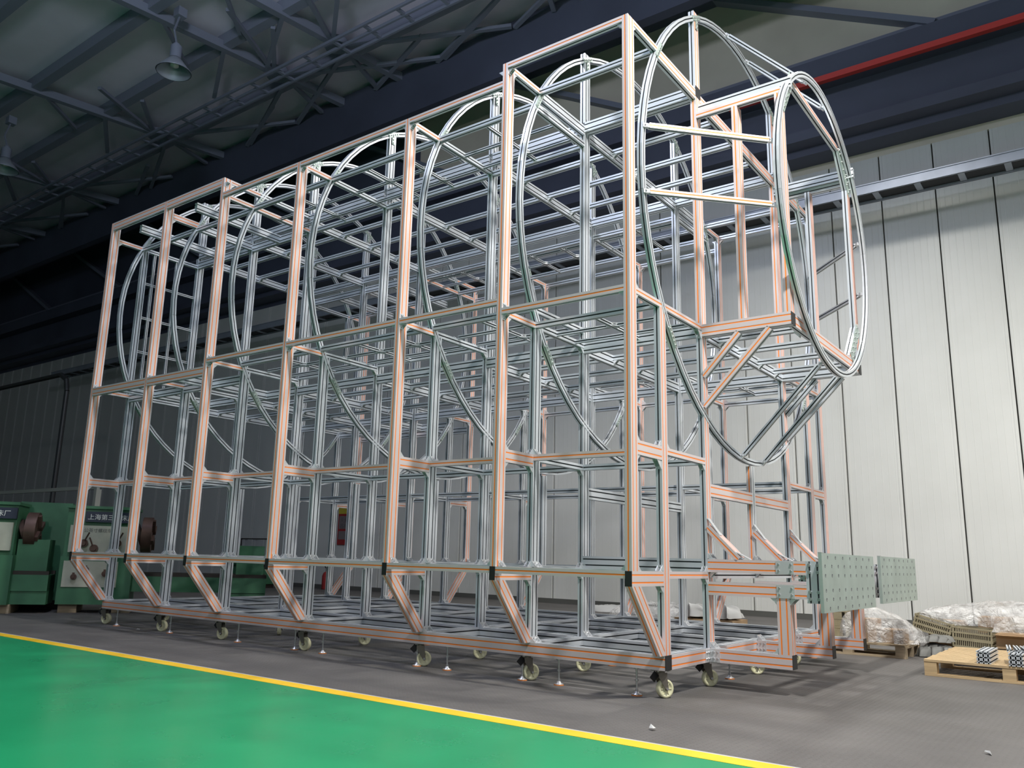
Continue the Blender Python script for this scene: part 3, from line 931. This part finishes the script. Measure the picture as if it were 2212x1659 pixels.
# ================================================================== LATHES at the left
def lathe_machine(loc, label, wide):
    r = empty('lathe', loc, label, 'lathe'); BL = 1.9 if wide < 1 else .45
    # headstock column: local x to the right along the hall, front towards -y
    b = MB()
    b.box((0, 0, .12), (wide, .75, .78)); b.box((0.02, .04, .78), (wide - .02, .72, 1.46)); b.box((0, .0, 1.46), (wide, .76, 1.50))
    b.build('headstock', MGREEN, r)
    b = MB(); b.box((wide, .12, .30), (wide + BL, .66, .52)); b.box((wide + BL - .5, .14, .12), (wide + BL, .64, .5)); b.box((wide + BL - .45, .2, .52), (wide + BL - .05, .6, 1.0)); b.build('bed', MGREEN, r)
    b = MB(); b.box((wide, .12, .52), (wide + BL, .2, .57)); b.box((wide, .58, .52), (wide + BL, .66, .57)); b.build('bed_way', MDARK, r)
    b = MB(); b.box((0.08, -.012, .84), (wide - .05, .05, 1.22)); b.build('upper_panel', MCREAM, r)
    b = MB(); b.box((0.05, -.012, .36), (wide * .8, .01, .72)); b.build('lower_panel', MCREAM, r)
    b = MB(); b.box((.26, -.02, 1.27), (wide - .02, .05, 1.42)); b.build('name_plate', PLATE, r)
    rotx = Matrix.Rotation(math.pi / 2, 4, 'X')
    text_mesh('上海第三机床厂', .088, WHITE, r, Matrix.Translation((.29, -.0215, 1.31)) @ rotx)
    text_mesh('A 公英寸螺纹车床', .062, GREYT, r, Matrix.Translation((.2, -.0135, 1.13)) @ rotx)
    for i, (x, z) in enumerate(((.28, .97), (.42, .90), (.72, .98))):
        b = MB(); b.cyl((x, -.012, z), (x, -.07, z), .055, 14); b.cyl((x, -.07, z), (x, -.10, z), .035, 12); b.bar((x, -.085, z), (x + (.07 if i % 2 == 0 else -.06), -.12, z + .15), .016)
        b.build('control_lever', MBROWN, r)
    for i, (x, z) in enumerate(((.35, .60), (.6, .55), (.2, .50))):
        b = MB(); b.cyl((x, -.012, z), (x, -.05, z), .04, 12); b.box((x - .015, -.07, z - .015), (x + .015, -.05, z + .06)); b.build('control_knob', MBROWN, r)
    b = MB(); b.cyl((wide, .38, 1.10), (wide + .06, .38, 1.12), .17, 24); b.cyl((wide + .06, .38, 1.12), (wide + .20, .38, 1.12), .26, 28)
    for i in range(4):
        t = i * math.pi / 2 + .5; b.bar((wide + .21, .38 + .06 * math.cos(t), 1.12 + .06 * math.sin(t)), (wide + .21, .38 + .24 * math.cos(t), 1.12 + .24 * math.sin(t)), .06)
    b.build('chuck', MBROWN, r)
    for x in (.15, wide - .1):
        b = MB(); b.box((x - .12, .1, 0), (x + .12, .7, .12)); b.build('timber_block', WOOD2, r)
    return r


TH = math.radians(55); DX = Vector((math.cos(TH), math.sin(TH), 0)); DN = Vector((-math.sin(TH), math.cos(TH), 0)); T0 = Vector((-9.1, 1.34, 0))
L1 = lathe_machine(T0 + DX * -.60, 'green lathe with cream control panels standing behind the left end of the frame', .95)
L2 = lathe_machine(T0 + DX * -2.15 + DN * -.25, 'green lathe at the left edge of the photo with its brown chuck in view', 1.0)
for o_ in (L1, L2): o_.rotation_euler = (0, 0, TH)
g = empty('gear_guard', T0 + DX * -1.32 + DN * .62, 'tall plain green machine cabinet between the two lathes', 'machine guard', rotz=TH)
b = MB(); b.box((0, 0, .14), (.70, .55, 1.55)); b.build('cabinet', MGREEN, g)
b = MB(); b.box((.50, -.012, .6), (.53, 0, .72)); b.box((.06, -.006, .2), (.44, 0, 1.0)); b.build('hatch', MGREEN, g)
b = MB(); b.box((.05, .1, 0), (.65, .5, .14)); b.build('plinth', MDARK, g)

# dim things further back along the left
def cabinet_machine(loc, label, sx, sy, sz, m1, cat):
    r = empty('machine_tool', loc, label, cat)
    b = MB(); b.box((0, 0, .1), (sx, sy, sz * .55)); b.build('machine_base', m1, r)
    b = MB(); b.box((sx * .1, sy * .15, sz * .55), (sx * .55, sy * .85, sz)); b.cyl((sx * .3, 0, sz * .75), (sx * .3, sy * .15, sz * .75), .14, 18); b.build('machine_head', m1, r)
    b = MB(); b.box((sx * .6, 0.0, sz * .55), (sx * .95, sy * .9, sz * .62)); b.build('machine_table', MDARK, r)
    b = MB(); b.box((.05, .05, 0), (sx - .05, sy - .05, .1)); b.build('plinth', MDARK, r)
    return r


cabinet_machine((-16.6, 8.7, 0), 'small dark green machine tool seen through the frame beyond its middle', 1.3, .7, .95, MGREEN, 'machine tool')
wt = empty('welding_screen', (-17.6, 9.9, 0), 'pale hanging screen sheet standing by the wall behind the green machine', 'screen')
b = MB()
for i in range(12): b.box((i * .1, .02 * math.sin(i * 1.3), .35), (i * .1 + .098, .02 * math.sin(i * 1.3) + .01, 1.25))
b.build('curtain_panel', SHEET, wt)
b = MB(); b.bar((-.02, 0, 1.27), (1.22, 0, 1.27), .03); b.bar((0, 0, 0), (0, 0, 1.27), .03); b.bar((1.2, 0, 0), (1.2, 0, 1.27), .03); b.build('stand', MDARK, wt)
# pipe frame and light strip at the far left
pf = MB(); pf.tube([(-17.5, 4.4, 0), (-17.5, 4.4, 4.6), (-17.6, 4.4, 4.9), (-17.9, 4.4, 5.05), (-24, 4.4, 5.05)], .06)
tag(pf.build('pipe_run', mat('dark_pipe', (0.06, 0.06, 0.06), 0.4, 0.5)), 'dark bent pipe run rising at the far left of the hall', 'pipe')
ls = MB(); ls.box((-24, 3.2, 2.02), (-13.2, 3.26, 2.09)); ls.box((-24, 3.2, 0), (-23.9, 3.3, 2.02)); ls.box((-13.3, 3.2, 0), (-13.2, 3.3, 2.02))
tag(ls.build('guard_rail', mat('pale_rail', (0.35, 0.35, 0.30), 0.5)), 'thin pale rail behind the leftmost lathe', 'rail')

# fire sign and extinguisher on the back wall
fs = empty('fire_sign', (-14.36, YW - .03, 1.16), 'yellow and red fire equipment sign on the wall, seen between the frame posts', 'sign')
b = MB(); b.box((0, 0, .0), (.5, .02, .82)); b.build('sign_board', REDS, fs)
b = MB(); b.box((0, -.004, .82), (.5, .02, 1.06)); b.build('sign_header', YEL, fs)
b = MB(); b.box((.04, -.004, .42), (.46, 0, .76)); b.box((.04, -.004, .14), (.46, 0, .36)); b.build('sign_field', mat('sign_pale_field', (0.22, 0.18, 0.18), 0.6), fs)
rotx = Matrix.Rotation(math.pi / 2, 4, 'X')
text_mesh('灭火', .15, GREYT, fs, Matrix.Translation((.08, -.006, .60)) @ rotx)
text_mesh('器材', .15, GREYT, fs, Matrix.Translation((.08, -.006, .44)) @ rotx)
fe = empty('fire_extinguisher', (-14.25, 10.2, 0), 'red fire extinguisher standing on the floor below the fire sign', 'extinguisher')
b = MB(); b.lathe((0, 0, 0), [(0, 0), (.12, .0), (.13, .02), (.13, .34), (.10, .42), (.04, .46), (0, .46)], 'Z', 18); b.build('cylinder', REDS, fe)
b = MB(); b.box((-.03, -.03, .46), (.03, .03, .52)); b.bar((0, 0, .52), (.14, 0, .56), .02); b.bar((0, 0, .50), (-.12, 0, .60), .02); b.build('valve', BLACK, fe)
b = MB(); b.tube([(.03, 0, .49), (.16, 0, .42), (.18, 0, .25), (.15, 0, .12)], .014); b.build('hose', BLACK, fe)

# ================================================================== PALLETS, CRATES, FILM at the right
def pallet(loc, sx, sy, label, wood, slats_n=11, rot=0):
    r = empty('pallet', loc, label, 'pallet', rotz=rot)
    random.seed(int(sx * 100))
    for i in range(slats_n):
        wdt = sy / slats_n * .74; y = i * sy / slats_n
        b = MB(); b.box((random.uniform(-.008, .008), y, .120), (sx + random.uniform(-.008, .008), y + wdt, .140)); b.build('slat', wood, r)
    for x in (0, sx / 2 - .05, sx - .1):
        b = MB(); b.box((x, 0.005, .100), (x + .10, sy - .02, .119)); b.build('stringer_board', wood, r)
    for x in (0, sx / 2 - .05, sx - .1):
        for y in (0.004, sy / 2 - .06, sy - .12):
            b = MB(); b.box((x, y, .020), (x + .10, y + .10, .099)); b.build('block', wood, r)
    for y in (0, sy / 2 - .06, sy - .12):
        b = MB(); b.box((0, y, 0.0), (sx, y + .10, .019)); b.build('base_board', wood, r)
    return r


pallet((1.068, 3.50, 0), 1.30, 1.70, 'pale wooden pallet in front at the right edge with short profiles on it', WOOD, 13)
pallet((-.50, 4.82, 0), 1.16, .80, 'wooden pallet behind the frame arms carrying the film-wrapped heap', WOOD2, 8)

# stacks of short aluminium profiles
def short_profile(x, y, z, L, rot, label, grp):
    me = profile_mesh('Y', L, .034, .034, {})
    o = inst('short_profile', me, None, (x, y, z)); o.rotation_euler = (0, 0, rot)
    tag(o, label, 'profile', grp)


ROWN = ['bottom', 'middle', 'top']; COLN = ['left', 'centre', 'right']
for i in range(3):
    for j in range(3):
        short_profile(1.50 + i * .036, 3.78, .158 + j * .0345, .55, 0,
                      'short aluminium profile in the left stack on the front pallet, %s row, %s end' % (ROWN[j], COLN[i]), 'profiles in the left stack')
        short_profile(1.74 + i * .036, 3.74, .158 + j * .0345, .50, 0,
                      'short aluminium profile in the right stack on the front pallet, %s row, %s end' % (ROWN[j], COLN[i]), 'profiles in the right stack')
for i in range(3):
    short_profile(1.70 + i * .060, 3.80, .2625, .40, .12 + i * .04,
                  '%s of three short profiles lying askew on top of the right stack' % ['leftmost', 'middle', 'rightmost'][i], 'askew profiles on the right stack')


def crate(loc, label, rotx_=0, rot=0, sx=.40, sy=.30, sz=.24):
    r = empty('crate', loc, label, 'crate'); r.rotation_euler = (0, rotx_, rot)
    b = MB()
    b.box((0, 0, 0), (sx, sy, .01))
    for z in (0.0, sz * .33, sz * .66, sz - .02):
        b.box((-.006, -.006, z), (sx + .006, .006, z + .018)); b.box((-.006, sy - .006, z), (sx + .006, sy + .006, z + .018))
        b.box((-.006, .006, z), (.006, sy - .006, z + .018)); b.box((sx - .006, .006, z), (sx + .006, sy - .006, z + .018))
    b.build('rim_frame', CRATE, r)
    b = MB(); n = 20
    for i in range(n + 1):
        x = i * (sx - .008) / n; ww = .009 if 0 < i < n else .04
        x = min(x, sx - ww)
        b.box((x, -.003, 0), (x + ww, .003, sz)); b.box((x, sy - .003, 0), (x + ww, sy + .003, sz))
    for i in range(15):
        y = i * (sy - .008) / 14; b.box((-.003, y, 0), (.003, y + .009, sz)); b.box((sx - .003, y, 0), (sx + .003, y + .009, sz))
    b.box((0, -.004, sz * .42), (sx, .003, sz * .47))
    o = b.build('lattice', CRATE, r)
    b = MB(); b.box((.02, .02, .012), (sx - .02, sy - .02, sz * .75)); b.build('contents', MDARK, r)  # filling coloured dark so the lattice holes look shaded
    return r


crate((.600, 5.55, .278), 'tilted olive plastic crate on the left of the film-covered heap', .27, 0, .375, .30, .17)
crate((.995, 5.52, .118), 'olive plastic crate under the film, second from the left in the heap', .06, 0, .375, sz=.215)
crate((-.22, 5.22, .143), 'pale plastic crate on the rear pallet, seen between the frame arms', 0, 0, .20, .30, .30)
b = MB(); b.box((1.03, 5.56, 0), (1.33, 5.8, .085)); tag(b.build('crate_support', MDARK), 'dark block under the second olive crate of the heap', 'block')
bx = empty('cardboard_box', (1.42, 5.45, .13), 'open cardboard box at the right edge behind the front pallet', 'box')
b = MB(); b.box((0, 0, 0), (.75, .45, .15)); b.build('box_body', CARD, bx)
b = MB(); b.box((0, -.10, .14), (.75, 0, .146)); b.build('box_flap', CARD, bx)
bx2 = MB(); bx2.box((1.40, 5.44, .0), (2.2, 5.95, .125)); tag(bx2.build('timber_skid', MDARK), 'dark skid board under the cardboard box at the right', 'skid')


def blob(name, cx, cy, z0, sx, sy, sz, material, seed, nx=36, ny=26, rough_=.035, zbase=None, shape=None, thick=True):
    """crumpled sheet draped over a heap"""
    rnd = random.Random(seed)
    ph = [(rnd.uniform(3, 22), rnd.uniform(3, 22), rnd.uniform(0, 6.28), rnd.uniform(.3, 1)) for _ in range(14)]
    vs = []
    for j in range(ny + 1):
        for i in range(nx + 1):
            u, v = i / nx * 2 - 1, j / ny * 2 - 1
            e = max(0.0, 1 - max(abs(u), abs(v)) ** 3.2)
            hgt = sz * (e ** .45)
            if shape: hgt *= shape(u, v)
            x, y = cx + u * sx, cy + v * sy
            d = sum(a * abs(math.sin(fx * x + fy * y + p)) ** 3 for fx, fy, p, a in ph) / 14
            edge = .06 * math.sin(9 * u + 4 * v + seed)
            vs.append((x + edge * (1 - e) * .6 + rough_ * d * .5, y + edge * (1 - e) * .6, z0 + hgt + rough_ * 3 * (d - .25) * (.3 + .7 * min(1, e * 3))))
    fs = [(j * (nx + 1) + i, j * (nx + 1) + i + 1, (j + 1) * (nx + 1) + i + 1, (j + 1) * (nx + 1) + i) for j in range(ny) for i in range(nx)]
    return mesh_obj(name, vs, fs, [material], smooth=True)


# heap on the rear pallet
hp = MB(); hp.box((.12, 4.92, .142), (.36, 5.20, .38)); tag(hp.build('wrapped_box', CARD), 'cardboard box inside the clear film on the rear pallet', 'box')
hp = MB(); hp.box((.40, 4.95, .142), (.62, 5.25, .28)); tag(hp.build('wrapped_box', CARD), 'lower cardboard box inside the film at the right of the rear pallet', 'box')
tag(blob('plastic_film', .38, 5.08, .150, .37, .26, .36, FILM, 3, shape=lambda u, v: 1 - .42 * max(0, u + .2)), 'crumpled clear film over the load on the rear pallet', 'film')
tag(blob('plastic_film', 1.45, 6.06, .33, .88, .40, .27, FILM, 8, nx=60, shape=lambda u, v: .85 + .12 * math.sin(3 * u + 1)), 'large crumpled clear film covering the crates along the wall side', 'film')
tag(blob('plastic_film', 1.86, 5.46, .30, .44, .13, .18, FILM, 12, nx=40), 'clear film wrapped over the cardboard box at the right edge', 'film')
for i, (x, y, sx, sy, sz) in enumerate(((.70, 5.9, .35, .4, .36), (1.2, 5.95, .3, .4, .42), (1.7, 5.95, .35, .4, .44))):
    b = MB(); b.box((x, y, 0), (x + sx, y + sy, sz))
    tag(b.build('carton', CARD), ['carton under the big film, left of three', 'carton under the big film, middle of three', 'carton under the big film, right of three'][i], 'carton')
tag(blob('cloth_sack', .865, 5.37, .005, .17, .14, .13, CLOTH, 21, 24, 18), 'grey sack lying on the floor between the two pallets', 'sack')
tag(blob('cloth_sack', .87, 5.38, .165, .13, .11, .07, CLOTH, 23, 20, 16), 'dark sack bundle under the tilted crate', 'sack')
tag(blob('white_sheet', -1.62, 5.2, .275, .34, .25, .13, SHEET, 31, 50, 36, .09), 'white crumpled sheet lying behind the frame base', 'sheet')
st = MB(); st.box((-2.0, 4.95, 0), (-1.25, 5.45, .255)); tag(st.build('low_crate', CARD), 'low box under the white crumpled sheet behind the frame', 'box')
tag(blob('plastic_film', -2.9, 6.3, .0, .6, .4, .35, FILM, 41), 'clear film heap on the floor behind the frame near the wall', 'film')
tag(blob('white_sheet', -4.6, 9.2, .0, 1.2, .3, .12, SHEET, 51, 40, 14), 'flat white sheet lying on the floor along the back wall', 'sheet')

# bits on the floor
for i, (x, y, s, lb) in enumerate(((.40, -.55, .03, 'small crumpled scrap on the grey floor near the green lane'), (1.95, .15, .022, 'small pale scrap on the floor in front of the front pallet'), (-6.55, .42, .022, 'tiny bright nut on the floor by the far left casters'))):
    b = MB(); rnd = random.Random(i)
    vs = [(rnd.uniform(-s, s), rnd.uniform(-s, s), rnd.uniform(0, s)) for _ in range(7)]
    bm = bmesh.new(); [bm.verts.new(v) for v in vs]; bmesh.ops.convex_hull(bm, input=bm.verts)
    me = bpy.data.meshes.new('floor_scrap'); bm.to_mesh(me); bm.free(); me.materials.append(SHEET)
    tag(inst('floor_scrap', me, None, (x, y, 0)), lb, 'scrap')
